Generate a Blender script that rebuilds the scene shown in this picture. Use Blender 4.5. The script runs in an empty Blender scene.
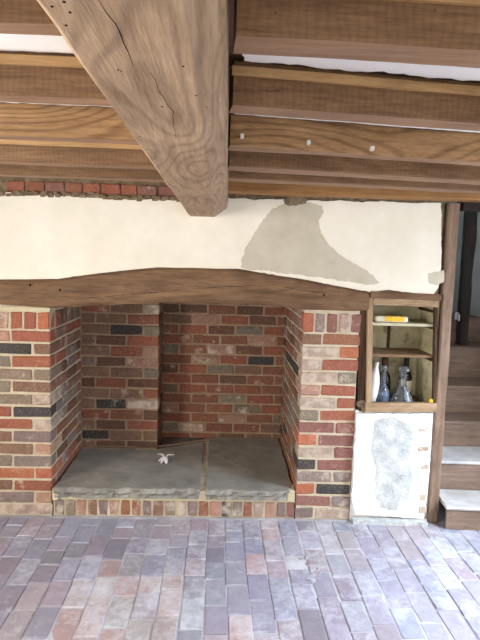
import bpy, bmesh, math, random
from mathutils import Vector, Matrix, noise
from mathutils.bvhtree import BVHTree
RND = random.Random(7)
col = bpy.context.scene.collection
scn = bpy.context.scene

# ------------------------------------------------------------------ camera
F = 530.0
yc = Vector(((222-240)/F, (320-258)/F, -1)).normalized()
vy = F*F/(62-18*.03)
zc = -Vector((-.03*vy/F, -vy/F, -1)).normalized()
zc = (zc - yc*zc.dot(yc)).normalized()
xc = yc.cross(zc)
CAM = Vector((0, -3.13, 1.605))
M = Matrix((xc, yc, zc))                       # camera -> world
cd = bpy.data.cameras.new('camera')
cam = bpy.data.objects.new('camera', cd); col.objects.link(cam)
cam.matrix_world = Matrix.Translation(CAM) @ M.to_4x4()
cd.sensor_fit = 'VERTICAL'; cd.sensor_height = 24.0; cd.lens = 24.0*F/640
cd.clip_start = .02
scn.camera = cam
def W(px, py, Y=0.0):                          # pixel -> point on the plane y = Y
    r = M @ Vector(((px-240)/F, (320-py)/F, -1))
    return CAM + r*((Y-CAM.y)/r.y)
def G(px, py, Z=0.0):                          # pixel -> point on the plane z = Z
    r = M @ Vector(((px-240)/F, (320-py)/F, -1))
    return CAM + r*((Z-CAM.z)/r.z)

# ------------------------------------------------------------------ light
scn.view_settings.view_transform = 'Standard'
scn.view_settings.look = 'None'
scn.view_settings.gamma = 1.0
scn.view_settings.use_curve_mapping = False
scn.view_settings.exposure = 0.02
wd = bpy.data.worlds.new('sky'); scn.world = wd; wd.use_nodes = True
wd.node_tree.nodes['Background'].inputs[0].default_value = (.80, .90, 1.0, 1)
wd.node_tree.nodes['Background'].inputs[1].default_value = 1.0
def area(name, loc, target, sx, sy, power, color):
    l = bpy.data.lights.new(name, 'AREA'); l.shape = 'RECTANGLE'; l.size = sx; l.size_y = sy
    l.energy = power; l.color = color
    o = bpy.data.objects.new(name, l); col.objects.link(o)
    o.location = loc; o.rotation_euler = (Vector(target)-Vector(loc)).to_track_quat('-Z', 'Y').to_euler()
    return o
# daylight entering the room's openings (the openings themselves are built in the room shell)
area('daylight_door', (2.62, -1.25, 1.15), (.9, -.7, .0), 1.0, 1.9, 38, (.76, .87, 1.0))
area('daylight_door_sky', (3.25, -1.3, 2.55), (1.0, -.8, .0), 1.6, 1.2, 580, (.68, .81, 1.0))
area('daylight_window_rear', (-.2, -4.75, 1.30), (-.1, 0, .9), 2.3, 1.1, 52, (.98, .98, 1.0))
area('daylight_window_left', (-2.62, -2.2, 1.35), (0, -1.3, 1.2), 1.2, 1.1, 105, (1.0, .97, .92))

# ------------------------------------------------------------------ helpers
def tag(o, label=None, cat=None, group=None, kind=None):
    if label: o['label'] = label
    if cat: o['category'] = cat
    if group: o['group'] = group
    if kind: o['kind'] = kind
    return o
def link(name, me, mat=None, parent=None, smooth=False):
    if mat and not me.materials: me.materials.append(mat)
    if smooth:
        for p in me.polygons: p.use_smooth = True
    o = bpy.data.objects.new(name, me); col.objects.link(o)
    if parent: o.parent = parent
    return o
def empty(name, loc=(0, 0, 0)):
    o = bpy.data.objects.new(name, None); col.objects.link(o); o.location = loc
    o.empty_display_size = .05
    return o
class MB:
    def __init__(s): s.v = []; s.f = []
    def box(s, a, b):
        i = len(s.v)
        x0, x1 = sorted((a[0], b[0])); y0, y1 = sorted((a[1], b[1])); z0, z1 = sorted((a[2], b[2]))
        s.v += [(x0,y0,z0),(x1,y0,z0),(x1,y1,z0),(x0,y1,z0),(x0,y0,z1),(x1,y0,z1),(x1,y1,z1),(x0,y1,z1)]
        s.f += [tuple(i+k for k in q) for q in ((0,3,2,1),(4,5,6,7),(0,1,5,4),(1,2,6,5),(2,3,7,6),(3,0,4,7))]
        return s
    def loft(s, rings, cap=True, closed=True):
        i0 = len(s.v); n = len(rings[0])
        for r in rings: s.v += [tuple(p) for p in r]
        for k in range(len(rings)-1):
            a = i0+k*n; b = a+n
            for j in range(n if closed else n-1):
                j2 = (j+1) % n
                s.f.append((a+j, a+j2, b+j2, b+j))
        if cap:
            s.f.append(tuple(i0+j for j in range(n))[::-1])
            s.f.append(tuple(i0+(len(rings)-1)*n+j for j in range(n)))
        return s
    def mesh(s, name='m'):
        me = bpy.data.meshes.new(name); me.from_pydata(s.v, [], s.f)
        bm = bmesh.new(); bm.from_mesh(me)
        bmesh.ops.recalc_face_normals(bm, faces=bm.faces)
        bm.to_mesh(me); bm.free(); me.update()
        return me
    def build(s, name, mat, parent=None, smooth=False):
        return link(name, s.mesh(name), mat, parent, smooth)
def soft(o, w=.004, seg=1):
    m = o.modifiers.new('bevel', 'BEVEL'); m.width = w; m.segments = seg; m.limit_method = 'ANGLE'
    return o
def nz(x, y=0, z=0, s=1.0): return noise.noise(Vector((x*s, y*s, z*s)))

def timber(name, p0, p1, w, h, mat, parent=None, up=(0, 0, 1), ch=.008, rough=.004, seg=.05, seed=0, chs=None):
    """A hewn timber from p0 to p1 (centre line) with chamfered, slightly uneven section."""
    p0 = Vector(p0); p1 = Vector(p1); d = p1-p0; L = d.length; d.normalize()
    up = Vector(up); side = d.cross(up).normalized(); up = side.cross(d).normalized()
    n = max(3, int(L/seg)); rings = []
    c = ch
    sec = [(-w/2+c, -h/2), (0, -h/2), (w/2-c, -h/2), (w/2, -h/2+c), (w/2, 0), (w/2, h/2-c), (w/2-c, h/2), (0, h/2), (-w/2+c, h/2), (-w/2, h/2-c), (-w/2, 0), (-w/2, -h/2+c)]
    for k in range(n+1):
        t = k/n*L; r = []
        for j, (a, b) in enumerate(sec):
            e = rough*(nz(t*3+seed*7.1, j*1.7, seed, 1)+.6*nz(t*14+seed, j*2.3, 5, 1))
            e2 = rough*(nz(t*3+seed*3.3, j*1.9, seed+9, 1))
            r.append(p0+d*t+side*(a+e)+up*(b+e2))
        rings.append(r)
    return MB().loft(rings).build(name, mat, parent)

def ragged(pts, step=.02, amp=.006, seed=0, fixed=()):
    """Subdivide a closed 2-D outline and shake it; edges whose index is in fixed stay straight."""
    out = []; n = len(pts)
    for i in range(n):
        a = pts[i]; b = pts[(i+1) % n]
        L = math.hypot(b[0]-a[0], b[1]-a[1]); m = 1 if i in fixed else max(1, int(L/step))
        for k in range(m):
            t = k/m; x = a[0]+(b[0]-a[0])*t; y = a[1]+(b[1]-a[1])*t
            if i not in fixed and k > 0:
                q = amp*(nz(x*9, y*9, seed)+.9*nz(x*31, y*31, seed+3)+.5*nz(x*90, y*90, seed+5))*1.5
                x += q*(-(b[1]-a[1])/L); y += q*((b[0]-a[0])/L)
            out.append((x, y))
    return out
def sheet(name, outline, frame, thick, mat, parent=None):
    """Extrude a 2-D outline; frame(u, v, d) gives the world point, d = depth below the face."""
    n = len(outline)
    bm = bmesh.new()
    top = [bm.verts.new(frame(u, v, 0)) for u, v in outline]
    bot = [bm.verts.new(frame(u, v, thick)) for u, v in outline]
    f1 = bm.faces.new(top); f2 = bm.faces.new(bot[::-1])
    for i in range(n): bm.faces.new((top[i], bot[i], bot[(i+1) % n], top[(i+1) % n]))
    bm.normal_update(); bmesh.ops.triangulate(bm, faces=[f1, f2], ngon_method='EAR_CLIP')
    bmesh.ops.recalc_face_normals(bm, faces=bm.faces)
    me = bpy.data.meshes.new(name); bm.to_mesh(me); bm.free()
    return link(name, me, mat, parent)
def lathe(prof, n=20, center=(0, 0, 0)):
    cx, cy, cz = center
    mb = MB()
    mb.loft([[(cx+max(r, 1e-4)*math.cos(2*math.pi*k/n), cy+max(r, 1e-4)*math.sin(2*math.pi*k/n), cz+z) for k in range(n)] for r, z in prof])
    return mb

# ------------------------------------------------------------------ materials
def s2l(c): return tuple((x/255/12.92 if x/255 <= .04045 else ((x/255+.055)/1.055)**2.4) for x in c)
def C4(c): return s2l(c)+(1,)
class NT:
    def __init__(s, name, rough=.8, spec=.3):
        s.m = bpy.data.materials.new(name); s.m.use_nodes = True; s.t = s.m.node_tree
        s.b = s.t.nodes['Principled BSDF']; s.b.inputs['Roughness'].default_value = rough
        s.b.inputs['Specular IOR Level'].default_value = spec
    def n(s, typ, **kw):
        x = s.t.nodes.new(typ)
        for k, v in kw.items():
            if k.startswith('i_'):
                key = k[2:].replace('_', ' '); x.inputs[key].default_value = v
            else: setattr(x, k, v)
        return x
    def l(s, a, b): s.t.links.new(a, b)
    def coord(s, scale=(1, 1, 1), rnd=False):
        tc = s.n('ShaderNodeTexCoord'); mp = s.n('ShaderNodeMapping'); mp.inputs['Scale'].default_value = scale
        s.l(tc.outputs['Object'], mp.inputs['Vector'])
        if rnd:
            oi = s.n('ShaderNodeObjectInfo'); ml = s.n('ShaderNodeMath', operation='MULTIPLY'); ml.inputs[1].default_value = 37.0
            s.l(oi.outputs['Random'], ml.inputs[0]); s.l(ml.outputs[0], mp.inputs['Location'])
        return mp.outputs[0]
    def noise(s, vec, scale, detail=4, rough=.6, dist=0):
        x = s.n('ShaderNodeTexNoise'); x.inputs['Scale'].default_value = scale; x.inputs['Detail'].default_value = detail
        x.inputs['Roughness'].default_value = rough; x.inputs['Distortion'].default_value = dist
        s.l(vec, x.inputs['Vector']); return x.outputs['Fac']
    def ramp(s, fac, stops):
        x = s.n('ShaderNodeValToRGB'); e = x.color_ramp.elements
        while len(e) < len(stops): e.new(.5)
        for q, (p, c) in zip(e, stops):
            q.position = p; q.color = c if len(c) == 4 else tuple(c)+(1,)
        s.l(fac, x.inputs['Fac']); return x.outputs['Color']
    def mix(s, a, b, fac, mode='MIX'):
        x = s.n('ShaderNodeMix', data_type='RGBA', blend_type=mode)
        for k, v in (('A', a), ('B', b)):
            i = [q for q in x.inputs if q.name == k and q.type == 'RGBA'][0]
            if hasattr(v, 'links'): s.l(v, i)
            else: i.default_value = v if len(v) == 4 else tuple(v)+(1,)
        f = x.inputs[0]
        if hasattr(fac, 'links'): s.l(fac, f)
        else: f.default_value = fac
        return [o for o in x.outputs if o.type == 'RGBA'][0]
    def math(s, op, a, b):
        x = s.n('ShaderNodeMath', operation=op)
        for i, v in enumerate((a, b)):
            if hasattr(v, 'links'): s.l(v, x.inputs[i])
            else: x.inputs[i].default_value = v
        return x.outputs[0]
    def bump(s, h, strength=.3, dist=.01):
        x = s.n('ShaderNodeBump'); x.inputs['Strength'].default_value = strength; x.inputs['Distance'].default_value = dist
        s.l(h, x.inputs['Height']); s.l(x.outputs[0], s.b.inputs['Normal'])
    def out(s, c):
        if hasattr(c, 'links'): s.l(c, s.b.inputs['Base Color'])
        else: s.b.inputs['Base Color'].default_value = c
        return s.m
BW = lambda a, b: [(a, (0, 0, 0, 1)), (b, (1, 1, 1, 1))]

def m_brick():
    k = NT('brick', .92, .2); v = k.coord(rnd=True); oi = k.n('ShaderNodeObjectInfo')
    n1 = k.noise(v, 28, 5, .65); n2 = k.noise(v, 13, 4, .6); n3 = k.noise(v, 130, 3, .6)
    c = k.mix(oi.outputs['Color'], k.ramp(n1, [(.25, (.35, .32, .32)), (.75, (1.0, .98, .95))]), .55, 'MULTIPLY')
    c = k.mix(c, (1, .93, .86), k.math('MULTIPLY', k.ramp(n3, BW(.5, .8)), .14))
    lime = k.math('ADD', k.math('SUBTRACT', n2, .72), k.math('MULTIPLY', oi.outputs['Alpha'], .42))
    lime = k.ramp(k.math('ADD', lime, k.math('MULTIPLY', k.math('SUBTRACT', n3, .5), .25)), BW(0, .16))
    c = k.mix(c, C4((200, 184, 164)), k.math('MULTIPLY', lime, .72))
    k.bump(k.math('ADD', n1, k.math('MULTIPLY', n3, .4)), .55, .006)
    return k.out(c)
def m_floor_brick():
    k = NT('floor_brick', .48, .45); v = k.coord(rnd=True); oi = k.n('ShaderNodeObjectInfo')
    ge = k.n('ShaderNodeNewGeometry'); w = ge.outputs['Position']
    n1 = k.noise(v, 22, 6, .7); n2 = k.noise(w, 4.5, 6, .7, .3); n3 = k.noise(v, 120, 3, .6); n4 = k.noise(w, 26, 5, .7)
    c = k.mix(oi.outputs['Color'], k.ramp(n1, [(.25, (.55, .52, .55)), (.75, (1, 1, 1))]), .7, 'MULTIPLY')
    lime = k.math('ADD', k.math('SUBTRACT', k.math('ADD', k.math('MULTIPLY', n2, .6), k.math('MULTIPLY', n4, .4)), .70), k.math('MULTIPLY', oi.outputs['Alpha'], .40))
    c = k.mix(c, C4((208, 210, 218)), k.math('MULTIPLY', k.ramp(lime, BW(-.04, .2)), .8))
    c = k.mix(c, C4((92, 84, 84)), k.math('MULTIPLY', k.ramp(n4, BW(.64, .74)), .35))
    k.l(k.math('ADD', k.math('MULTIPLY', n1, .3), .30), k.b.inputs['Roughness'])
    k.bump(k.math('ADD', k.math('ADD', n1, n4), k.math('MULTIPLY', n3, .3)), .5, .007)
    return k.out(c)
def m_plain(name, c1, c2, scale=6, rough=.9, bump=.3, dist=.006, spots=None, bs=None, spec=.2):
    k = NT(name, rough, spec); v = k.coord()
    n1 = k.noise(v, scale, 6, .65); n2 = k.noise(v, bs or scale*7, 5, .6)
    c = k.ramp(n1, [(.3, C4(c1)), (.7, C4(c2))])
    if spots:
        c = k.mix(c, C4(spots[0]), k.math('MULTIPLY', k.ramp(k.noise(v, spots[1], 5, .7, .4), BW(spots[2], spots[2]+.08)), spots[3]))
    k.bump(k.math('ADD', n1, k.math('MULTIPLY', n2, .6)), bump, dist)
    return k.out(c)
def m_wood(name, dark, light, axis='X', rings=0.0, ring_scale=6, saw=0, holes=0, rough=.75, crack=.6, grain=1.0, crack_at=.69):
    k = NT(name, rough, .25); a = 'XYZ'.index(axis)
    st = [9.0, 9.0, 9.0]; st[a] = .7
    v = k.coord(tuple(st)); iso = k.coord()
    n1 = k.noise(v, 5*grain, 6, .65, .3); n2 = k.noise(v, 22*grain, 4, .6); n3 = k.noise(iso, 3.2, 4, .6)
    f = k.math('ADD', k.math('MULTIPLY', n1, .6), k.math('MULTIPLY', n2, .4))
    c = k.ramp(f, [(.34, C4(dark)), (.66, C4(light))])
    if rings:
        st2 = [1.0, 1.0, 1.0]; st2[a] = .22
        vv = k.coord(tuple(st2)); w = k.n('ShaderNodeTexNoise'); w.inputs['Scale'].default_value = 3.0; w.inputs['Detail'].default_value = 1.5
        k.l(vv, w.inputs['Vector'])
        s = k.math('SINE', k.math('MULTIPLY', w.outputs['Fac'], ring_scale*22.0), 0)
        s = k.ramp(k.math('ADD', k.math('MULTIPLY', s, .5), .5), [(.0, (.42, .38, .36)), (.45, (1, 1, 1))])
        c = k.mix(c, s, rings, 'MULTIPLY')
    if saw:
        w = k.n('ShaderNodeTexWave', wave_type='BANDS', bands_direction=axis); w.inputs['Scale'].default_value = 19; w.inputs['Distortion'].default_value = 6
        w.inputs['Detail'].default_value = 2; k.l(iso, w.inputs['Vector'])
        c = k.mix(c, k.ramp(w.outputs['Fac'], [(.1, (.66, .63, .6)), (.7, (1, 1, 1))]), saw, 'MULTIPLY')
    c = k.mix(c, k.ramp(n3, [(.3, (.55, .51, .48)), (.7, (1, 1, 1))]), .65, 'MULTIPLY')
    st3 = [26.0, 26.0, 26.0]; st3[a] = 1.1
    cr = k.ramp(k.noise(k.coord(tuple(st3)), 1.6, 3, .6, .2), BW(crack_at, crack_at+.035))
    c = k.mix(c, C4((38, 26, 18)), k.math('MULTIPLY', cr, crack))
    if holes:
        vo = k.n('ShaderNodeTexVoronoi'); vo.inputs['Scale'].default_value = 55; k.l(iso, vo.inputs['Vector'])
        h = k.math('MULTIPLY', k.ramp(vo.outputs['Distance'], [(.10, (1, 1, 1, 1)), (.16, (0, 0, 0, 1))]), k.ramp(k.noise(iso, 5, 3), BW(.5, .62)))
        c = k.mix(c, C4((35, 24, 16)), k.math('MULTIPLY', h, holes))
    k.bump(k.math('SUBTRACT', f, k.math('MULTIPLY', cr, .5)), .45, .008)
    return k.out(c)
def m_glass(name, color, rough=.05, trans=1.0):
    k = NT(name, rough, .5); k.b.inputs['Transmission Weight'].default_value = trans; k.b.inputs['IOR'].default_value = 1.45
    return k.out(C4(color))

BR = m_brick(); FB = m_floor_brick()
MORTAR = m_plain('mortar', (178, 160, 134), (204, 190, 165), 14, .95, .5, .005)
MORTAR_SOOT_SHADE = m_plain('mortar_soot_shade', (132, 108, 86), (164, 140, 114), 14, .95, .5, .005)  # soot, plus the shade of the fireplace recess put into the colour
MORTAR_PALE = m_plain('mortar_pale', (182, 172, 138), (206, 196, 164), 14, .95, .5, .005)
FBED = m_plain('floor_bed', (150, 146, 150), (206, 205, 208), 5, .85, .5, .006)
PLASTER = m_plain('plaster_cream', (224, 217, 198), (238, 231, 215), 3.5, .9, .35, .006, ((214, 194, 154), 4, .66, .3), 22)
PATCH = m_plain('plaster_grey', (184, 175, 154), (202, 194, 174), 7, .95, .4, .005)
WHITE = m_plain('plaster_white', (214, 211, 204), (246, 244, 240), 8, .9, .8, .012, ((186, 170, 146), 9, .62, .4))
RENDER = m_plain('render_grey', (164, 168, 164), (216, 216, 212), 14, .95, .9, .012, ((168, 172, 160), 7, .62, .4))
RUBBLE = m_plain('rubble', (96, 80, 62), (160, 140, 112), 30, .95, .9, .012)
CEILW = m_plain('ceiling_plaster', (246, 244, 238), (252, 251, 248), 5, .9, .2, .004)
STONE = m_plain('hearth_stone', (122, 119, 111), (160, 155, 144), 5, .8, .55, .008, ((124, 116, 102), 6, .6, .5), 30)
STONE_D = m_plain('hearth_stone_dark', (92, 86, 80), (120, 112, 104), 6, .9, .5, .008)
ROOMW = m_plain('room_plaster', (222, 214, 196), (234, 227, 210), 3, .92, .25, .005)
STAIRW = m_plain('stair_plaster', (186, 188, 184), (208, 208, 202), 4, .92, .3, .005)
BOARD = m_wood('ceiling_board', (104, 76, 58), (138, 104, 82), 'X')
JOIST = m_wood('joist_wood', (104, 78, 54), (150, 116, 84), 'X', saw=.3, holes=.5)
JOIST_B = m_wood('joist_planed_lit', (150, 116, 90), (184, 150, 120), 'X', crack=.3)
JOIST_P = m_wood('joist_pine', (134, 100, 66), (186, 148, 104), 'X', rings=.6, ring_scale=9, crack=.3)
BATTEN = m_wood('batten_wood', (166, 128, 84), (200, 164, 116), 'X', crack=.15, holes=.3)
BEAM = m_wood('beam_oak', (160, 132, 104), (202, 174, 142), 'Y', rings=.42, ring_scale=13, holes=.3, crack=.5, crack_at=.72)
BRESS = m_wood('bressummer_oak', (98, 74, 54), (148, 116, 86), 'X', rings=.3, ring_scale=4, holes=.4, crack=.8)
POSTW = m_wood('post_oak', (112, 92, 76), (160, 134, 112), 'Z', holes=.3, crack=.7)
DARKW = m_wood('dark_oak', (52, 38, 28), (92, 68, 48), 'Z', crack=.8)
PINE = m_wood('pine_frame', (150, 120, 90), (196, 168, 134), 'X', crack=.4, rings=.3)
PINEZ = m_wood('pine_stile', (150, 120, 90), (196, 168, 134), 'Z', crack=.4)
SHELFW = m_wood('shelf_wood', (112, 86, 60), (158, 130, 98), 'X', crack=.4)
SHELFP = m_plain('shelf_paint', (176, 168, 140), (204, 196, 168), 9, .8, .3, .004)
STAIR = m_wood('stair_wood', (120, 98, 84), (164, 140, 122), 'X', crack=.6)
STAIRLIT = m_plain('stair_lit', (176, 172, 168), (212, 210, 208), 8, .8, .4, .006, ((120, 98, 80), 5, .6, .6))  # skylight on the two lowest treads painted in as a paler surface
NICHE = m_plain('niche_plaster', (150, 140, 104), (206, 196, 162), 8, .95, .5, .006, ((96, 84, 60), 7, .56, .6))
BLACKW = m_wood('black_timber', (34, 28, 25), (58, 48, 42), 'Z', crack=.6)
IRON = m_plain('iron', (70, 72, 76), (110, 112, 116), 40, .6, .3, .002, spec=.5)
CRACK = m_plain('crack_dark', (26, 18, 13), (44, 32, 24), 30, .95, .1, .002)
NAIL = m_plain('clip_pale', (196, 192, 184), (226, 222, 214), 60, .7, .2, .002)
PAPER = m_plain('scrap_pale', (196, 186, 182), (228, 220, 216), 60, .8, .4, .003)
CERAM = m_plain('white_ceramic', (214, 214, 206), (236, 236, 230), 20, .35, .1, .002, spec=.5)
YELLOW = m_plain('yellow_card', (214, 166, 40), (232, 190, 70), 20, .6, .1, .002)
CREAMC = m_plain('cream_card', (224, 214, 186), (236, 228, 204), 20, .6, .1, .002)
GLASS = m_glass('clear_glass', (232, 240, 246))
GLASSD = m_glass('dark_glass', (40, 30, 22), .1, .6)
GLASSF = m_glass('frosted_glass', (214, 222, 230), .14, .92)
LIQUID = m_plain('blue_sediment', (96, 112, 148), (130, 146, 176), 30, .5, .1, .002)

# ------------------------------------------------------------------ bricks
PAL = dict(R=(158, 97, 74), O=(184, 112, 82), K=(76, 70, 66), G=(140, 125, 108), B=(139, 106, 86), P=(174, 136, 115),
           L=(178, 156, 138), A=(148, 103, 90), V=(140, 122, 114), D=(117, 85, 67), E=(148, 99, 74))
LIME = dict(R=.22, O=.25, K=.1, G=.35, B=.3, P=.48, L=.68, A=.3, V=.4, D=.12, E=.25)
_bm = {}
def brick_mesh(w, d, h, mat, bev=.006, jit=.0035, nv=4, tag_=''):
    key = (round(w, 2), round(d, 2), round(h, 2), mat.name, tag_, RND.randrange(nv))
    if key not in _bm:
        bm = bmesh.new(); bmesh.ops.create_cube(bm, size=1)
        for v in bm.verts: v.co = Vector((v.co.x*key[0], v.co.y*key[1], v.co.z*h))
        bmesh.ops.bevel(bm, geom=list(bm.edges), offset=bev, segments=1, affect='EDGES', profile=.5)
        for v in bm.verts: v.co += Vector([RND.uniform(-jit, jit) for _ in range(3)])
        me = bpy.data.meshes.new('brick'); bm.to_mesh(me); bm.free(); me.materials.append(mat); _bm[key] = me
    return _bm[key], key[0], key[1]
def brick(parent, center, w, d, h, colr, ax='X', lime=None, mat=None, name='brick', flat=False, proud=.0025):
    """w along the wall, d into the wall, h up.  ax: the wall direction along which w runs."""
    me, kw, kd = brick_mesh(w, d, h, mat or BR, bev=.004 if mat is FB else .006, jit=.0025 if mat is FB else .0035)
    o = bpy.data.objects.new(name, me); col.objects.link(o); o.parent = parent
    o.location = center
    o.scale = (w/kw, d/kd, 1)
    rz = 0 if ax == 'X' else math.pi/2
    if RND.random() < .5: rz += math.pi
    o.rotation_euler = (RND.uniform(-.008, .008), RND.uniform(-.01, .01), rz+RND.uniform(-.006, .006))
    j = RND.uniform(.90, 1.1)*(.80 if parent and parent.name.startswith('wall_hearth') else 1)   # sooted bricks
    base = PAL[colr] if isinstance(colr, str) else colr
    c = [min(1, max(0, q*j*RND.uniform(.96, 1.04))) for q in s2l(base)]
    lm = (LIME.get(colr, .2) if isinstance(colr, str) else .2) if lime is None else lime
    o.color = (*c, min(1, max(0, lm+RND.uniform(-.12, .12))))
    return o
BL, BWD, BH, JT = .215, .104, .0655, .0125
def row_x(parent, x0, x1, yface, z0, h, cells, depth=BWD, sgn=1, mat=None):
    """cells: list of (left, right, colour[, depth]) along X; bricks face -Y when sgn=1."""
    for c in cells:
        a, b, cc = c[:3]; d = c[3] if len(c) > 3 else depth
        p = RND.uniform(-.003, .002)
        brick(parent, ((a+b)/2, yface+p+sgn*d/2, z0+h/2), b-a, d, h, cc)
def row_y(parent, y0, y1, xface, z0, h, cells, sgn, depth=BWD):
    for a, b, cc in cells:
        p = RND.uniform(-.002, .003)
        brick(parent, (xface+sgn*(depth/2)+p, (a+b)/2, z0+h/2), b-a, depth, h, cc, ax='Y')
def fill(a, b, first, length, jt=JT, cols='RRBEGDAP'):
    """running cells from a to b; the first cell has length first."""
    out = []; x = a; L = first
    while x < b-.02:
        e = min(x+L, b)
        if b-e < .035: e = b
        out.append((x, e, RND.choice(cols))); x = e+jt; L = length
    return out

# ------------------------------------------------------------------ floor
floor = MB().box((-2.5, -4.6, -.12), (2.5, 2.1, -.0045)).build('floor', FBED)
tag(floor, 'worn brick paved floor with pale dusty joints', 'floor', kind='structure')
FP = [(168, 164, 176), (170, 160, 169), (160, 158, 172), (172, 161, 167), (164, 163, 178), (152, 146, 157), (168, 166, 176)]
BPX, BPY = G(309, 568).x, G(309, 568).y
pitch = .1085; nb = 0
stuff = MB()
xcol = -2.43
ci = 0
while xcol < 2.42:
    w = pitch-.006+RND.uniform(-.003, .003)
    off = (.5 if ci % 2 else 0)*.2+RND.uniform(-.03, .03)
    y = -.02
    first = True
    while y > -4.5:
        L = .198+RND.uniform(-.014, .014)
        if xcol < .45 and y > -.62 and RND.random() < .75: L = RND.uniform(.115, .155)
        if first: L = max(.06, .2-off) ; first = False
        xm = xcol+pitch/2; ym = y-L/2
        y -= L+.006
        if math.hypot((xm-BPX)/.06, (ym-BPY)/.12) < 1.0: continue        # the broken paver
        if ym > -1.45 and -1.55 < xm < 1.95 and not (xm > 1.33 and ym > -.06) and nb < 300:
            cc = RND.choice(FP)
            lm = .5+RND.uniform(-.15, .2)
            if -.70 < xm < -.12 and ym < -.64: lm = .62; cc = RND.choice([(184, 168, 166), (186, 164, 160), (176, 166, 168)])
            elif xm < -.45: lm = .46; cc = RND.choice(FP[4:6]+FP[:2])
            if RND.random() < .07: cc = (184, 162, 158)
            o = brick(floor, (xm+.02*nz(xm*1.5, ym*1.5, 7), ym, -.026+RND.uniform(-.0015, .0025)), L, w, .052, cc, ax='Y', lime=lm, mat=FB, name='floor_brick')
            o.rotation_euler = (RND.uniform(-.012, .012), RND.uniform(-.012, .012), math.pi/2+RND.uniform(-.012, .012))
            nb += 1
        else:
            stuff.box((xm-w/2, ym-L/2, -.05), (xm+w/2, ym+L/2, RND.uniform(-.003, .001)))
    xcol += pitch; ci += 1
so = stuff.build('floor_brick_field', FB, floor); so.color = (*s2l((172, 164, 172)), .45); so['kind'] = 'stuff'
# rubble of the broken paver
for k in range(26):
    x = BPX+RND.uniform(-.05, .05); yv = BPY+RND.uniform(-.12, .12); s = RND.uniform(.010, .03)
    o = brick(floor, (x, yv, -.012+s*.2), s*1.5, s, s*.8, RND.choice(FP), mat=FB, name='brick_fragment', lime=.35)
    o.rotation_euler = (RND.uniform(-.4, .4), RND.uniform(-.4, .4), RND.uniform(0, 3))

# ------------------------------------------------------------------ left pier
XL, XR = -1.0, .495            # faces of the fireplace opening
YS, YB = .68, .95              # shallow and deep back walls
XD = -.44                      # left side of the deep recess
HL, HR = .0767, .0785          # course heights of the piers
pl = MB().box((-2.5, .006, 0), (XL-.006, YS+.2, 1.31)).build('wall_left_pier', MORTAR)
tag(pl, 'red brick pier on the side of the fireplace away from the stairs', 'wall', kind='structure')
LEFT = ['PR', 'KB', 'GR', 'GG', 'GB', 'GL', 'RK', 'RL', 'BV', 'BP', 'GV', 'OO', 'BR', 'VP', 'LL']
STR = .227; HDR = .1
for k, cc in enumerate(LEFT):
    z0 = (14-k)*HL+.008; h = HL-JT
    odd = k % 2 == 0
    q = STR if odd else HDR
    qd = BWD if odd else BL
    cells = [(XL-q, XL, cc[1], qd)]
    x = XL-q-JT; n = 0
    while x > -2.46:
        L = STR if not (k == 14) else .2
        cells.append((max(x-L, -2.49), x, cc[0] if n == 0 else RND.choice('RRGBAPO'), BWD)); x -= L+JT; n += 1
    row_x(pl, 0, 0, 0, z0, h, cells)
    row_y(pl, 0, 0, XL, z0, h, fill(qd+JT, YS, BL if odd else BWD, BL, cols='RGBDAEVDB'), -1)
x = XL-.004; zt = 15*HL+.006
for k in range(19):
    w = .068; c = 'PRRO'[-1-k] if k < 4 else RND.choice('RROAP')
    row_x(pl, 0, 0, 0, zt, .100, [(x-w, x, c, BWD)]); x -= w+.012
row_y(pl, 0, 0, XL, zt, .1, [(BWD+.012+i*.08, BWD+.08+i*.08, RND.choice('GDBAE')) for i in range(7)], -1)
strip = MB().box((-2.5, -.006, 15*HL+.112), (XL+.0, .1, 15*HL+.135)).build('bedding_strip', MORTAR_PALE, pl)
cs = 15*HL+.112+JT
row_y(pl, 0, 0, XL, cs, BH, fill(.02, YS, .2, BL, cols='RGBDAE'), -1)

# ------------------------------------------------------------------ right pier
pr = MB().box((XR+.006, .006, 0), (.835, YB+.2, 1.325)).build('wall_right_pier', MORTAR)
tag(pr, 'red brick pier between the fireplace and the recessed cupboard', 'wall', kind='structure')
RIGHT = ['BE', 'LO', 'LR', 'LG', 'PR', 'LR', 'GR', 'AA', 'OA', 'LA', 'KA', 'VV', 'OK', 'AV', 'VL']
RW = .35
for k, cc in enumerate(RIGHT):
    z0 = (14-k)*HR+.006; h = HR-JT
    hd = k % 2 == 0
    q = .115 if hd else .218
    xr = XR+RW-RND.uniform(0, .012)
    row_x(pr, 0, 0, 0, z0, h, [(XR, XR+q, cc[0], BL if hd else BWD), (XR+q+JT, xr, cc[1], BWD if hd else BL)])
    d0 = BL if hd else BWD
    row_y(pr, 0, 0, XR, z0, h, fill(d0+JT, YB, BWD if hd else BL, BL, cols='RGBDAEVKB'), 1)
zt = 15*HR+.004; x = XR
for c in 'OVALA':
    w = .061; row_x(pr, 0, 0, 0, zt, .112, [(x, x+w, c)]); x += w+.0115
row_y(pr, 0, 0, XR, zt, BH, fill(BWD+JT, YB, .1, BL, cols='RGBDAE'), 1)
row_y(pr, 0, 0, XR, zt+HR, BH, fill(BWD+JT, YB, BL, BL, cols='RGBDAE'), 1)

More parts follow.
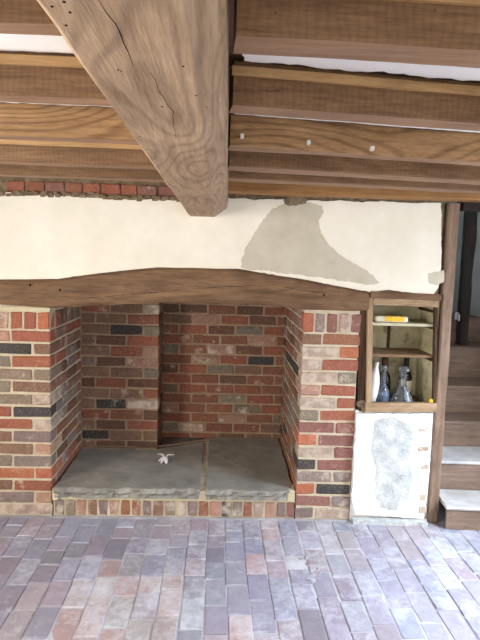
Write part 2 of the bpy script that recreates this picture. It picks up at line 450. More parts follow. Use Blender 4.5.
# ------------------------------------------------------------------ back walls of the fireplace
SH = ['PPR', 'RBL', 'BBE', 'BKG', 'BDR', 'BRP', 'GDP', 'BBG', 'DRD', 'BBR', 'BKL', 'RED', 'BDR', 'KBB', 'BDD', 'DBB', 'BDD']
bs = MB().box((XL-.1, YS+.006, .196), (XD-.006, YB+.2, 1.62)).build('wall_hearth_alcove', MORTAR_SOOT_SHADE)
tag(bs, 'sooty brick back wall of the shallow part of the fireplace', 'wall', kind='structure')
ztop = 1.345
for k, cc in enumerate(SH):
    z0 = ztop-HR-k*HR+JT/2
    hb = HR-JT
    if z0 < .197: hb -= .199-z0; z0 = .199
    if hb < .02: break
    if k % 2: cells = [(-.992, -.800, cc[0]), (-.787, -.560, cc[1]), (-.547, XD, cc[2], BL)]
    else: cells = [(-.992, -.905, cc[0]), (-.892, -.680, cc[1]), (-.667, XD, cc[2], BWD)]
    row_x(bs, 0, 0, YS, z0, hb, cells)
    a = YS+(BL if k % 2 else BWD)+JT
    if YB-a > .03: row_y(bs, 0, 0, XD, z0, hb, [(a, YB, RND.choice('DBGR'))], -1)
DP = ['RDRRR', 'DDEDR', 'BPRDE', 'ERDGR', 'REEPR', 'GEPDR', 'EPRKE', 'DRGBE', 'REDEE', 'BRERE', 'EEGRE', 'PEEGR', 'REPEG', 'GPEEB', 'REDBE', 'DREBE']
bd = MB().box((XD-.1, YB+.006, 0), (XR+.1, YB+.2, 1.62)).build('wall_hearth_back', MORTAR_SOOT_SHADE)
tag(bd, 'brick back wall of the deep fireplace recess', 'wall', kind='structure')
for k, cc in enumerate(DP):
    z0 = ztop-.02-HR-k*HR+JT/2
    if z0 < .1: break
    cells = []; x = XD+.003; L = .215 if k % 2 == 0 else .115; n = 0
    while x < XR-.02:
        e = min(x+L, XR-.002)
        if e-x > .02: cells.append((x, e, cc[n % 5]))
        x = e+JT; n += 1; L = .205
    row_x(bd, 0, 0, YB, z0, HR-JT, cells)

fl = MB().box((XL-.1, .302, 1.63), (XR+.12, YB+.2, 1.72)).build('flue_light_cap', MORTAR_SOOT_SHADE)  # unseen cap, added to shut out the sky and darken the hearth
tag(fl, 'unseen cap added above the hearth to block sky light', 'ceiling', kind='structure')

# ------------------------------------------------------------------ hearth
ht = empty('hearth', (-.25, .0, 0))
tag(ht, 'raised fireplace hearth of grey stone slabs on a brick kerb', 'hearth')
def child(o, p=ht):
    o.parent = p; o.matrix_parent_inverse = Matrix.Translation(-Vector(p.location)); return o
child(MB().box((XL+.004, .012, .0), (XR-.004, .5, .118)).build('mortar_core', MORTAR))
child(MB().box((XL+.004, .006, .106), (XR-.004, .3, .134)).build('mortar_bed', MORTAR_PALE))
child(MB().box((XL+.004, .655, .0), (XD-.004, .72, .1955)).build('mortar_bed', MORTAR_SOOT_SHADE))
x = XL+.012; i = 0
KC = 'VGPBVPERVBGLVEPKVELPVA'
while x < XR-.02:
    w = min(.058+RND.uniform(-.008, .006), XR-.004-x)
    o = brick(None, (x+w/2, .006+.05+RND.uniform(-.003, .003), .055), w, .1, .098, KC[i % len(KC)], lime=.45); child(o); o.name = 'brick'
    x += w+.011; i += 1
def slab_stone(name, outline, z0, z1, seed, mat, front_rough=.022):
    """stone slab: jagged outline in XY; rough split front edge."""
    out = ragged(outline, .018, .006, seed)
    bm = bmesh.new(); rings = []
    zs = [z0, z0+(z1-z0)*.3, z0+(z1-z0)*.6, z1-.006, z1]
    cx = sum(p[0] for p in out)/len(out); cy = sum(p[1] for p in out)/len(out)
    for j, z in enumerate(zs):
        ring = []
        for (x, y) in out:
            e = front_rough*nz(x*25, z*40, seed)+.006*nz(x*70, z*90, seed)
            ins = .010 if j == 4 else (.0 if j in (2, 3) else .012)
            yy = y+(ins+e if y < .05 else 0)
            xx = x+(ins*.4 if x < cx else -ins*.4)
            ring.append(bm.verts.new((xx, yy, z+(.003*nz(x*8, y*8, seed) if j >= 3 else 0))))
        rings.append(ring)
    n = len(out)
    for a, b in zip(rings, rings[1:]):
        for i in range(n): bm.faces.new((a[i], a[(i+1) % n], b[(i+1) % n], b[i]))
    f1 = bm.faces.new(rings[-1]); f2 = bm.faces.new(rings[0][::-1])
    bm.normal_update(); bmesh.ops.triangulate(bm, faces=[f1, f2], ngon_method='EAR_CLIP'); bmesh.ops.recalc_face_normals(bm, faces=bm.faces)
    me = bpy.data.meshes.new(name); bm.to_mesh(me); bm.free()
    return child(link(name, me, mat))
slab_stone('stone_slab', [(-.985, -.028), (-.098, -.022), (-.100, .830), (-.44, .66), (-.99, .672)], .128, .192, 2, STONE)
slab_stone('stone_slab', [(-.066, -.024), (.40, -.03), (.455, .0), (.485, .1), (.488, .945), (-.072, .945)], .126, .190, 5, STONE)
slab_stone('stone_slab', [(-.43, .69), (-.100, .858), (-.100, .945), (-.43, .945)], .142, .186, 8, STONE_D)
sheet('slab_joint', ragged([(-.105, -.012), (-.060, -.010), (-.066, .945), (-.106, .945)], .03, .004, 4), lambda u, v, d: (u, v, .180-d), .05, MORTAR, None).parent = ht
bpy.data.objects['slab_joint'].matrix_parent_inverse = Matrix.Translation(-Vector(ht.location))
j = timber('mortar_ridge', (-.60, .628, .193), (-.02, .915, .190), .016, .012, m_plain('ridge_brown', (120, 94, 74), (150, 122, 100), 20), None, ch=.004, rough=.004, seg=.03); child(j)
fil = sheet('corner_fillet', ragged([(.445, -.002), (.490, -.006), (.492, .1), (.478, .08)], .015, .004, 6), lambda u, v, d: (u, v, .186-d), .07, MORTAR_PALE); child(fil)
fil = sheet('corner_fillet', ragged([(-.995, -.012), (-.96, -.012), (-.98, .1), (-.995, .12)], .015, .003, 7), lambda u, v, d: (u, v, .180-d), .07, MORTAR_PALE); child(fil)

# small pale scrap on the hearth
sc = empty('paper_scrap', (-.36, .43, .193))
tag(sc, 'small pale crossed scrap lying on the grey stone hearth', 'scrap')
for a, L, w in ((20, .052, .015), (150, .05, .016), (215, .04, .011), (285, .046, .017), (248, .045, .013)):
    a = math.radians(a); d = Vector((math.cos(a), math.sin(a), 0)); s = Vector((-d.y, d.x, 0)); rings = []
    for t, ww, zz in ((0, .5, .012), (.3, .8, .02), (.65, 1, .014), (1, .55, .004)):
        c = d*L*1.25*t+Vector((0, 0, zz*1.6+.03*t*(d.y > 0))); q = s*(w*1.7*ww/2)
        rings.append([c-q, c+Vector((0, 0, .004)), c+q, c-Vector((0, 0, .004))])
    MB().loft(rings).build('lobe', PAPER, sc)

# ------------------------------------------------------------------ bressummer
TOP = [(-2.5, 1.44), (-1.285, 1.445), (-.95, 1.458), (-.70, 1.50), (-.36, 1.543), (.1, 1.545), (.45, 1.50), (.80, 1.445), (.885, 1.432)]
BOT = [(-2.5, 1.29), (-1.288, 1.300), (-.98, 1.285), (-.36, 1.335), (0, 1.343), (.3, 1.335), (.49, 1.315), (.885, 1.318)]
def lerp(tab, x):
    for (a, b), (c, d) in zip(tab, tab[1:]):
        if x <= c:
            t = (x-a)/(c-a)
            return b+(d-b)*t
    return tab[-1][1]
rings = []; x = -2.5
while x < .8851:
    zt_ = lerp(TOP, x)+.004*nz(x*5, 1); zb_ = lerp(BOT, x)+.004*nz(x*6, 4)
    f = lambda t: .006*nz(x*4, t*3, 2)+.003*nz(x*15, t*6, 8)
    h = zt_-zb_
    rings.append([(x, -.018+f(0), zb_), (x, -.034+f(.2), zb_+.018), (x, -.038+f(.5), zb_+h*.35), (x, -.038+f(.8), zb_+h*.68), (x, -.032+f(1), zt_-.016), (x, -.012, zt_), (x, .30, zt_), (x, .30, zb_)])
    x += .025
bb = MB().loft(rings).build('bressummer_beam', BRESS)
tag(bb, 'long arched oak lintel beam spanning above the brick fireplace', 'beam')
_bvh = {}
def on_face(o, p, nrm):
    """drop p onto the face of mesh object o, coming from the nrm side."""
    if o.name not in _bvh: _bvh[o.name] = BVHTree.FromPolygons([v.co for v in o.data.vertices], [tuple(q.vertices) for q in o.data.polygons])
    h = _bvh[o.name].ray_cast(p+nrm*.06, -nrm, .2)[0]
    return h if h else p
def crack(parent, pts, w, n_off, seed=0, name='crack'):
    """a dark check following pts on the face of a timber."""
    P = []
    for a, b in zip(pts, pts[1:]):
        a = Vector(a); b = Vector(b); m = max(2, int((b-a).length/.012))
        P += [a.lerp(b, t/m) for t in range(m)]
    P.append(Vector(pts[-1]))
    P = [on_face(parent, p, Vector(n_off)) for p in P]; n_off = Vector(n_off); mb = MB(); rings = []
    d = (P[-1]-P[0]).normalized(); s = d.cross(n_off).normalized()
    for i, p in enumerate(P):
        t = i/(len(P)-1); ww = w*(.15+math.sin(math.pi*t))*(.6+.6*abs(nz(i*.4, seed))); p = p+s*(.004*nz(i*.25, seed, 3))
        rings.append([p-s*ww/2-n_off*.0004, p+n_off*.0005, p+s*ww/2-n_off*.0004, p-n_off*.001])
    o = mb.loft(rings).build(name, CRACK)
    o.parent = parent
    if parent.type == 'EMPTY': o.matrix_parent_inverse = Matrix.Translation(-Vector(parent.location))
    return o
crack(bb, [W(73, 299.5, -.043), W(120, 295, -.044), W(150, 293, -.044), W(187, 289, -.043)], .007, (0, -1, 0), 1)
crack(bb, [W(186, 289, -.043), W(240, 286, -.044), W(278, 285, -.044)], .004, (0, -1, 0), 2)
crack(bb, [W(268, 284, -.044), W(300, 290, -.043), W(340, 295, -.04)], .007, (0, -1, 0), 3)
for px, py in ((324, 295), (60, 290), (30, 285)):
    p = W(px, py, -.040); child(lathe([(.004, 0), (.007, .001), (.003, .003)], 8).build('peg_hole', CRACK, None), bb).matrix_world = Matrix.Translation(p) @ Matrix.Rotation(math.pi/2, 4, 'X')

# ------------------------------------------------------------------ upper wall
wf = MB().box((-2.5, .004, 1.46), (1.30, .30, 2.07)).build('wall_front', RUBBLE)
m_ = MB().box((.887, .006, 1.426), (1.30, .29, 1.47)).build('rubble_infill', RUBBLE, wf)
tag(wf, 'cream plastered chimney wall above the fireplace lintel', 'wall', kind='structure')
FR = lambda Y: (lambda u, v, d: (u, Y+d, v))
top = [(1.272, 1.962), (.9, 1.957), (.62, 1.952), (.3, 1.95), (0, 1.948), (-.3, 1.925), (-.7, 1.925), (-1.0, 1.932), (-1.24, 1.938), (-1.27, 1.91), (-2.49, 1.91)]
low = [(x_, lerp(TOP, x_)-.004) for x_ in (-2.49, -1.28, -.95, -.7, -.36, .1, .45, .8, .885)]
rt = [(1.0, 1.448), (1.15, 1.428), (1.262, 1.415), (1.292, 1.47), (1.300, 1.6), (1.285, 1.8)]
ol = ragged(top+low+rt, .022, .005, 3)
sheet('plaster_coat', ol, FR(-.014), .02, PLASTER, wf)
pp = [W(*p) for p in ((283, 204), (296, 203), (308, 202), (322, 206), (323, 213), (318, 221), (320, 233), (329, 246), (340, 255), (352, 263), (366, 270), (379, 283), (372, 284.5), (340, 281), (318, 277), (300, 275), (270, 271.5), (241, 268), (241, 261), (247, 246), (254, 233), (263, 219), (272, 209))]
sheet('grey_patch', ragged([(p.x, p.z) for p in pp], .010, .005, 9), FR(-.0155), .012, PATCH, wf)
pp = [W(*p) for p in ((286, 205), (284, 199), (292, 197), (302, 196), (308, 199), (306, 204), (296, 206))]
sheet('rubble_hole', ragged([(p.x, p.z) for p in pp], .008, .006, 2), FR(-.019), .012, RUBBLE, wf)
pp = [W(*p) for p in ((427, 273), (443, 270), (444, 280), (437, 285), (428, 283))]
sheet('worn_patch', ragged([(p.x, p.z) for p in pp], .01, .005, 12), FR(-.0150), .01, PATCH, wf)
# row of bricks bedded on top of the plaster, left of the main beam
x = -1.235
while x < -.26:
    w = min(.1+RND.uniform(-.01, .01), -.25-x)
    brick(wf, (x+w/2, .035+RND.uniform(-.004, .004), 1.978), w, .08, .060, RND.choice('EADR'), lime=.05); x += w+.006
rb = MB()
for k in range(170):
    x = RND.uniform(-1.27, -.25); z = 1.934+.012*(x+1.0 if x < -.7 else .0)+RND.uniform(-.008, .014)-(.006 if x > -.7 else 0); s = RND.uniform(.006, .016)
    rb.box((x-s, -.022+RND.uniform(0, .01), z-s*.5), (x+s, .02, z+s*.5))
r_ = rb.build('loose_mortar', RUBBLE, wf); r_['kind'] = 'stuff'

# ------------------------------------------------------------------ ceiling
ZB, ZC = 1.97, 2.07
ce = MB().box((-2.5, -4.6, ZC+.012), (2.5, .3, ZC+.04)).build('ceiling', BOARD)
tag(ce, 'timber boarded ceiling between the joists with remains of white plaster', 'ceiling', kind='structure')
BX0, BX1 = -.231, .022
JR = [(-3.44, -3.35, 0), (-3.03, -2.94, 0), (-2.62, -2.53, 0), (-2.215, -2.125, .05), (-1.81, -1.73, .145), (-1.345, -1.27, .155), (-.96, -.84, .15), (-.645, -.53, .12)]
JL = [(-3.44, -3.35, 0), (-3.03, -2.94, 0), (-2.62, -2.53, 0), (-2.225, -2.17, 0), (-1.815, -1.745, -.02), (-1.365, -1.29, -.06), (-.875, -.79, -.02), (-.50, -.405, -.04)]
ORD = ['eighth', 'seventh', 'sixth', 'fifth', 'fourth', 'third', 'second', 'first']
def joists(tab, xa, xb, side_words, grp):
    for i, (y0, y1, sk) in enumerate(tab):
        L = xb-xa; m = JOIST_P if i == 5 else JOIST
        yy0 = y0+sk*0; d = 1 if xb > 0 else -1
        pa = Vector((xa, (y0+y1)/2, (ZB+ZC)/2+.002)); pb = Vector((xb, (y0+y1)/2+abs(sk)*abs(L)/1.2*(1 if sk > 0 else -1)*1.0, (ZB+ZC)/2+.002))
        if d < 0: pb.y = pa.y+sk
        if True:
            o = timber('ceiling_joist', pa, pb, (y1-y0), ZC-ZB+.004, m, None, ch=.006, rough=.004, seed=i+(20 if d > 0 else 0))
        o.data.materials.append(JOIST_B)               # smooth planed underside; its paler colour also stands in for floor bounce
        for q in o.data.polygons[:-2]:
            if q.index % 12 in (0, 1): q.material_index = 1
        tag(o, 'sawn ceiling joist %s main beam, %s from chimney wall' % (side_words, ORD[i]), 'joist', grp)
        if i != 5:      # lath batten nailed high on the room side
            off = Vector((0, -(y1-y0)/2-.006, .025))
            timber('batten', pa+off, pb+off, .012, .022, BATTEN, o, ch=.002, rough=.0015, seed=i)
        else:
            if d > 0:
                for px, py in ((242, 135.5), (309, 142), (373, 148)):
                    p = W(px, py, pa.y-.05)
                    q = MB().box((p.x-.006, p.y-.0, p.z-.007), (p.x+.006, p.y+.02, p.z+.007)).build('cable_clip', NAIL, o); soft(q, .002)
joists(JR, BX1-.01, 2.49, 'on stair side of', 'joists on the stair side of the main beam')
joists(JL, BX0+.01, -2.49, 'on side away from stairs of', 'joists on the far side of the main beam')
# remains of ceiling plaster between joists
def strip_plaster(xa, xb, ya0, ya1, sk0, sk1, seed, rag):
    pts = [(xa, ya0), (xb, ya0+sk0), (xb, ya1+sk1), (xa, ya1)]
    sheet('ceiling_plaster', ragged(pts, .018, rag, seed, fixed=(0,)), lambda u, v, d: (u, v, ZC-.003+d), .014, CEILW, ce)
strip_plaster(.04, 2.4, -2.12, -1.822, .1, .28, 1, .008)
strip_plaster(.03, 2.4, -1.725, -1.354, .29, .315, 2, .003)
strip_plaster(-.24, -2.4, -2.17, -1.822, 0, 0, 3, .004)
strip_plaster(-.24, -2.4, -1.745, -1.375, 0, -.05, 4, .006)
strip_plaster(-.24, -2.4, -1.29, -.88, -.05, -.02, 14, .003)
strip_plaster(.04, 2.4, -2.53, -2.24, 0, 0, 5, .01)
strip_plaster(-.24, -2.4, -2.53, -2.25, 0, 0, 6, .01)
strip_plaster(.04, 2.4, -3.35, -2.64, 0, 0, 7, .01)
strip_plaster(-.24, -2.4, -3.35, -2.64, 0, 0, 8, .01)
pt = timber('wall_plate', (BX1, -.115, 2.013), (2.45, -.115, 2.018), .12, .095, m_wood('plate_wood', (140, 98, 56), (184, 138, 88), 'X', crack=.4), None, ch=.006, rough=.004, seed=41)
tag(pt, 'tan timber wall plate running along the top of the cream plaster', 'beam')

# main beam
rings = []; y = 0.0; n = 0
while y > -4.55:
    f = lambda a: .005*nz(y*2.2, a*1.3, 3)+.0025*nz(y*9, a*2.1, 5)
    zb_ = 1.838+.010*(-y)/2.5+f(0)
    bx1 = BX1+.004+.0125*max(y, -2.8)
    rings.append([(BX0+.044+f(1), y, zb_+f(9)*.4), (-.13, y, zb_+f(8)*.5), (-.052+.012*(-y)/2.5+f(2)*1.5, y, zb_+.001+f(10)*.4), (bx1-.006+f(3)*.6, y, zb_+.050+f(4)), (bx1+f(5)*.6, y, zb_+.09), (bx1, y, 2.07), (BX0, y, 2.07), (BX0+f(6)*.6, y, zb_+.075), (BX0+.006+f(7)*.6, y, zb_+.050)])
    y -= .03 if y > -3 else .1
# the tenoned end: rounded under-corners against the wall
r0 = rings[0]; rings.insert(0, [(p[0]*.94-.008, .003, max(p[2], 1.862) if k < 3 else p[2]) for k, p in enumerate(r0)])
mbm = MB().loft(rings).build('ceiling_beam', BEAM)
tag(mbm, 'massive chamfered oak ceiling beam running out from the chimney wall', 'beam')
zb = 1.836
def BP(px, py): 
    p = G(px, py, 1.848); t = 1.838+.010*(-p.y)/2.5; p = G(px, py, t); return Vector((p.x, p.y, t-.0015))
crack(mbm, [BP(98, 0), BP(115, 25), BP(128, 55), BP(133, 68)], .0035, (0, 0, -1), 11)
crack(mbm, [BP(150, 75), BP(172, 112), BP(176, 140)], .0016, (0, 0, -1), 13)
for px, py in ((52, 8), (70, 14), (66, 27), (118, 72), (121, 73), (196, 96), (183, 69), (64, 3), (162, 107), (140, 137), (206, 114), (147, 150)):
    p = on_face(mbm, BP(px, py), Vector((0, 0, -1))); r = RND.uniform(.0010, .0019)
    lathe([(r*.8, .002), (r, -.0006), (r*.5, -.0012)], 8, p).build('peg_hole', CRACK, mbm)

# ------------------------------------------------------------------ cupboard recess
YF = -.022
cu = empty('wall_cupboard', (1.1, YF, .70))
tag(cu, 'open wooden wall cupboard with two shelves recessed beside the brick pier', 'cupboard')
cu_t = Vector(cu.location)
def cch(o): o.parent = cu; o.matrix_parent_inverse = Matrix.Translation(-cu_t); return o
cch(MB().box((.90, .265, .70), (1.32, .285, 1.40)).build('back_panel', NICHE))
cch(MB().box((.895, .02, .70), (.905, .27, 1.40)).build('side_panel', NICHE))
cch(MB().box((1.300, .012, .70), (1.318, .27, 1.40)).build('side_panel', NICHE))
cch(MB().box((.90, .0, .715), (1.31, .27, .738)).build('base_board', SHELFW))
cch(MB().box((.90, .0, 1.372), (1.31, .27, 1.392)).build('top_board', SHELFW))
cch(timber('top_rail', (.905, YF+.015, 1.378), (1.298, YF+.015, 1.374), .03, .046, PINE, None, ch=.003, rough=.0015))
cch(timber('stile', (.915, YF+.014, .735), (.886, YF+.014, 1.400), .03, .032, PINEZ, None, up=(1, 0, 0), ch=.003, rough=.0015))
cch(timber('bottom_rail', (.893, YF+.013, .730), (1.330, YF+.013, .737), .034, .056, PINE, None, ch=.004, rough=.002, seed=3))
cch(timber('edge_strip', (1.322, YF+.02, .76), (1.288, YF+.02, 1.36), .03, .02, DARKW, None, up=(1, 0, 0), ch=.003, rough=.003))
cch(timber('shelf', (.906, .135, 1.237), (1.298, .135, 1.237), .245, .018, SHELFP, None, ch=.003, rough=.001))
cch(timber('shelf', (.906, .135, 1.045), (1.298, .135, 1.045), .245, .018, SHELFW, None, ch=.003, rough=.001))
for z in (1.220, 1.026, 1.320):
    cch(timber('shelf_bearer', (1.292, .012, z), (1.292, .262, z), .014, .016, DARKW, None, ch=.002, rough=.001))
cch(timber('back_batten', (1.10, .262, 1.05), (1.10, .262, 1.24), .02, .008, DARKW, None, up=(0, 1, 0), ch=.002, rough=.001))

# contents of the cupboard
def lab(o, l, c, g=None): return tag(o, l, c, g)
bx = empty('oblong_packet', (1.045, .07, 1.2475)); lab(bx, 'yellow and cream oblong packet on the upper cupboard shelf', 'packet')
rings = []
for x_, s in ((-.104, .7), (-.098, 1), (.090, 1), (.100, .7)):
    rings.append([(x_, -.03*s, .002), (x_, .03*s, .002), (x_, .032*s, .018), (x_, .024*s, .020+.014*s), (x_, -.024*s, .020+.014*s), (x_, -.032*s, .018)])
MB().loft(rings).build('carton', CREAMC, bx)
bx = bx.children[0] if bx.children else bpy.data.objects['carton']
MB().box((-.045, -.0335, .006), (.075, -.028, .0325)).build('yellow_band', YELLOW, bx)
MB().box((-.045, -.026, .0335), (.075, .026, .0352)).build('yellow_top', YELLOW, bx)
Z0 = .739
wv = lathe([(.016, 0), (.026, .015), (.033, .07), (.034, .12), (.028, .17), (.018, .205), (.011, .225), (.011, .25), (.013, .255)], 20).build('white_bottle', CERAM, None, True)
wv.location = (.948, .05, Z0+.002); wv.rotation_euler = (0, math.radians(5), 0)
lab(wv, 'white slender ceramic bottle leaning against the cupboard stile', 'bottle')
gb = empty('glass_bottle', (1.026, .08, Z0)); lab(gb, 'long-necked clear glass bottle with bluish body beside the white bottle', 'bottle')
lathe([(.036, 0), (.040, .006), (.042, .04), (.040, .07), (.030, .095), (.018, .112), (.015, .125), (.0145, .20), (.0175, .204), (.0175, .228), (.0145, .23)], 24).build('body', GLASSF, gb, True)
lathe([(.034, .004), (.0375, .01), (.039, .04), (.036, .065), (.02, .068)], 24).build('residue', LIQUID, gb, True)
db = empty('dark_bottle', (1.058, .17, Z0)); lab(db, 'dark brown bottle with sloping shoulders behind the clear glass bottle', 'bottle')
lathe([(.040, 0), (.044, .006), (.044, .12), (.036, .15), (.018, .18), (.016, .235), (.020, .238), (.020, .255)], 22).build('body', GLASSD, db, True)
lathe([(.0205, .2), (.0215, .202), (.0215, .262), (.018, .266)], 18).build('cap', m_plain('cap_brown', (70, 40, 34), (90, 54, 44), 20, .5), db, True)
db = empty('dark_bottle', (1.205, .19, Z0)); lab(db, 'dark bottle half hidden behind the glass decanter', 'bottle')
lathe([(.036, 0), (.040, .006), (.040, .14), (.034, .165), (.017, .195), (.015, .255), (.018, .258), (.018, .272)], 22).build('body', GLASSD, db, True)
bpy.context.view_layer.update()
lathe([(.0405, .05), (.041, .052), (.041, .118), (.0405, .12)], 22).build('label_band', CREAMC, db.children[0], True)
dc = empty('glass_decanter', (1.150, .075, Z0)); lab(dc, 'cut glass decanter with flared base and round stopper', 'decanter')
k = 24; mb = MB(); prof = [(.066, 0), (.072, .008), (.066, .025), (.046, .06), (.030, .09), (.021, .115), (.019, .15), (.025, .153), (.019, .158), (.019, .170), (.027, .176), (.024, .180)]
mb.loft([[(r*(1-(.05 if q % 2 and r > .03 else 0))*math.cos(2*math.pi*q/k), r*(1-(.05 if q % 2 and r > .03 else 0))*math.sin(2*math.pi*q/k), z) for q in range(k)] for r, z in prof]).build('body', GLASSF, dc)
lathe([(.012, .181), (.010, .186), (.020, .194), (.031, .204), (.032, .214), (.024, .226), (.010, .230)], 10).build('stopper', GLASSF, dc)
yb = lathe([(.004, 0), (.012, .004), (.015, .012), (.012, .021), (.005, .026)], 12, (0, 0, 0)).build('yellow_knob', YELLOW, None, True)
yb.location = (1.296, YF+.010, .764); yb.scale = (1, 1, 1)
lab(yb, 'tiny yellow ball at the end of the cupboard bottom rail', 'ball')

# white panel below the cupboard
wp = MB().box((.84, .0, 0), (1.33, .30, .705)).build('wall_cupboard_base', WHITE)
tag(wp, 'patchy white rendered wall panel below the cupboard', 'wall', kind='structure')
pp = [W(*p, -.035) for p in ((357, 414), (433, 414), (432, 440), (430, 470), (427, 500), (424, 519), (355, 515), (352, 500), (354, 460))]
sheet('white_coat', ragged([(p.x, p.z) for p in pp], .012, .0035, 21), FR(-.03), .035, WHITE, wp)
pp = [W(*p, -.035) for p in ((376, 420), (392, 417), (409, 424), (414, 440), (410, 462), (413, 480), (408, 500), (396, 511), (380, 508), (374, 490), (376, 470), (371, 450))]
sheet('grey_patch', ragged([(p.x, p.z) for p in pp], .009, .006, 22), FR(-.0312), .01, RENDER, wp)
for k, (px, py) in enumerate(((424, 449), (425, 467), (421, 498), (425, 430), (422, 510))):
    p = W(px, py, -.035)
    brick(wp, (p.x+RND.uniform(-.01, .012), -.0075, p.z), .05+RND.uniform(-.015, .02), .05, .045+RND.uniform(-.012, .01), 'L', lime=.75)
sheet('floor_fillet', ragged([(.85, -.055), (1.31, -.075), (1.33, .0), (.85, .0)], .02, .006, 26), lambda u, v, d: (u, v, .022-d), .03, RENDER, wp)
# dark stud in the gap between pier and cupboard
st = timber('timber_stud', (.878, .03, .70), (.852, .03, 1.335), .06, .05, DARKW, None, up=(1, 0, 0), ch=.012, rough=.010, seg=.03, seed=17)
tag(st, 'dark decayed timber stud in the gap between brick pier and cupboard', 'stud')
rb = MB()
for k in range(26):
    x = RND.uniform(.855, .895); z = RND.uniform(.70, .765); s = RND.uniform(.006, .014)
    rb.box((x-s, -.012+RND.uniform(0, .02), z-s*.7), (x+s, .03, z+s*.7))
q = rb.build('loose_rubble', RUBBLE, wp); q['kind'] = 'stuff'
hd = timber('cupboard_lintel', (.885, .04, 1.418), (1.31, .04, 1.408), .14, .040, BRESS, None, ch=.005, rough=.004, seed=12)
tag(hd, 'thin rough timber lintel above the recessed cupboard', 'lintel')

# ------------------------------------------------------------------ post, header and stairs
po = timber('timber_post', (1.360, .014, .0), (1.352, .014, 1.965), .07, .066, POSTW, None, up=(1, 0, 0), ch=.008, rough=.006, seed=31)
tag(po, 'weathered upright oak post between the cupboard and the stairs', 'post')
p = W(457, 316, -.03)
q = MB().box((p.x-.012, -.032, p.z-.022), (p.x+.010, -.020, p.z+.022)).build('latch', IRON, po); soft(q, .003)
q = MB().box((p.x+.004, -.042, p.z-.03), (p.x+.014, -.030, p.z+.012)).build('latch_bar', IRON, po); soft(q, .003)
hh = timber('door_header', (1.40, .02, 1.955), (2.45, .02, 1.955), .10, .055, BLACKW, None, ch=.006, rough=.004, seed=8)
tag(hh, 'dark timber header over the stair opening', 'beam')
sr = empty('staircase', (1.85, -.1, 0)); tag(sr, 'steep narrow wooden staircase rising behind the oak post', 'staircase')
FY = [-.105, .126, .395, .62, .92, 1.22]; FZ = [.148, .346, .529, .727, .967, 1.17]
def sch(o): o.parent = sr; o.matrix_parent_inverse = Matrix.Translation(-Vector(sr.location)); return o
for k in range(6):
    zlo = FZ[k-1] if k else .0
    sk = -.06 if k == 0 else -.02
    sch(timber('riser', (1.410 if k == 0 else 1.385, FY[k]+.012, (zlo+FZ[k])/2-.006), (2.2, FY[k]+.012+sk, (zlo+FZ[k])/2-.006), .022, FZ[k]-zlo-.012, STAIR, None, ch=.003, rough=.002, seed=50+k))
    yb_ = FY[k+1] if k < 5 else 1.7
    sch(timber('tread', (1.410 if k == 0 else 1.385, (FY[k]+yb_)/2, FZ[k]-.008), (2.2, (FY[k]+yb_)/2+sk, FZ[k]-.008), yb_-FY[k]+.03, .022, STAIRLIT if k < 2 else STAIR, None, ch=.006, rough=.003, seed=60+k))
ws = MB().box((1.322, .05, 0), (1.375, 2.3, 2.6)).build('wall_stair_left', STAIRW); tag(ws, 'plastered side wall of the stairwell behind the post', 'wall', kind='structure')
wb = MB().box((1.335, 2.0, 0), (2.5, 2.1, 2.6)).build('wall_stair_back', STAIRW); tag(wb, 'grey plastered end wall of the stairwell', 'wall', kind='structure')
wr = MB().box((2.21, .0, 0), (2.5, 2.1, 2.6)).build('wall_stair_right', STAIRW); tag(wr, 'plastered outer wall of the stairwell', 'wall', kind='structure')
wt = MB().box((1.3, .3, 2.5), (2.5, 2.1, 2.6)).build('ceiling_stair', STAIRW); tag(wt, 'ceiling over the stairwell', 'ceiling', kind='structure')
np_ = timber('newel_post', (1.93, 1.0, .98), (1.925, 1.0, 2.03), .085, .08, BLACKW, None, up=(1, 0, 0), ch=.016, rough=.014, seg=.04, seed=77)
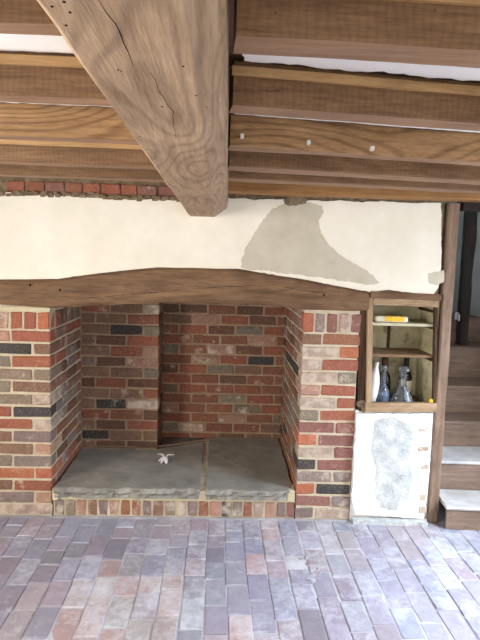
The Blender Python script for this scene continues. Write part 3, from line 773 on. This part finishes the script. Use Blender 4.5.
tag(np_, 'dark rough timber post standing at the top of the stairs', 'post')

# ------------------------------------------------------------------ rest of the room
def wall_open(name, a, b, axis, o0, o1, z0, z1, mat, label):
    """a wall box from a to b with one opening (o0..o1 along axis, z0..z1)."""
    m = MB(); i = 'XY'.index(axis)
    def seg(s0, s1, za, zb_):
        p = list(a); q = list(b); p[i] = s0; q[i] = s1; p[2] = za; q[2] = zb_
        if s1-s0 > 1e-4 and zb_-za > 1e-4: m.box(p, q)
    seg(a[i], o0, a[2], b[2]); seg(o1, b[i], a[2], b[2]); seg(o0, o1, a[2], z0); seg(o0, o1, z1, b[2])
    return tag(m.build(name, mat), label, 'wall', kind='structure')
wall_open('wall_right', (2.45, -4.6, 0), (2.58, .0, 2.1), 'Y', -1.78, -.72, .0, 1.95, ROOMW, 'plastered side wall with an open garden doorway')
wall_open('wall_left', (-2.58, -4.6, 0), (-2.45, .3, 2.1), 'Y', -2.8, -1.6, .8, 1.9, ROOMW, 'plastered side wall with a window')
wall_open('wall_back', (-2.5, -4.7, 0), (2.5, -4.57, 2.1), 'X', -1.4, 1.0, .75, 1.9, ROOMW, 'plastered wall with a wide window facing the fireplace')
def frame(name, pts, w, label):
    e = empty(name, pts[0]); tag(e, label, 'window', kind='structure')
    for a, b in zip(pts, pts[1:]+pts[:1]):
        o = timber('window_frame', a, b, w, w, PINE, None, up=(1, 0, 0) if abs(Vector(b).z-Vector(a).z) > .1 else (0, 0, 1)); o.parent = e; o.matrix_parent_inverse = Matrix.Translation(-Vector(e.location))
frame('window_1', [(-1.37, -4.62, .78), (.97, -4.62, .78), (.97, -4.62, 1.87), (-1.37, -4.62, 1.87)], .05, 'wide timber window frame in the wall facing the fireplace')
frame('window_2', [(-2.52, -2.77, .83), (-2.52, -1.63, .83), (-2.52, -1.63, 1.87), (-2.52, -2.77, 1.87)], .05, 'timber window frame in the side wall')
frame('door_1', [(2.51, -1.75, .03), (2.51, -.75, .03), (2.51, -.75, 1.92), (2.51, -1.75, 1.92)], .05, 'timber frame of the open garden doorway')
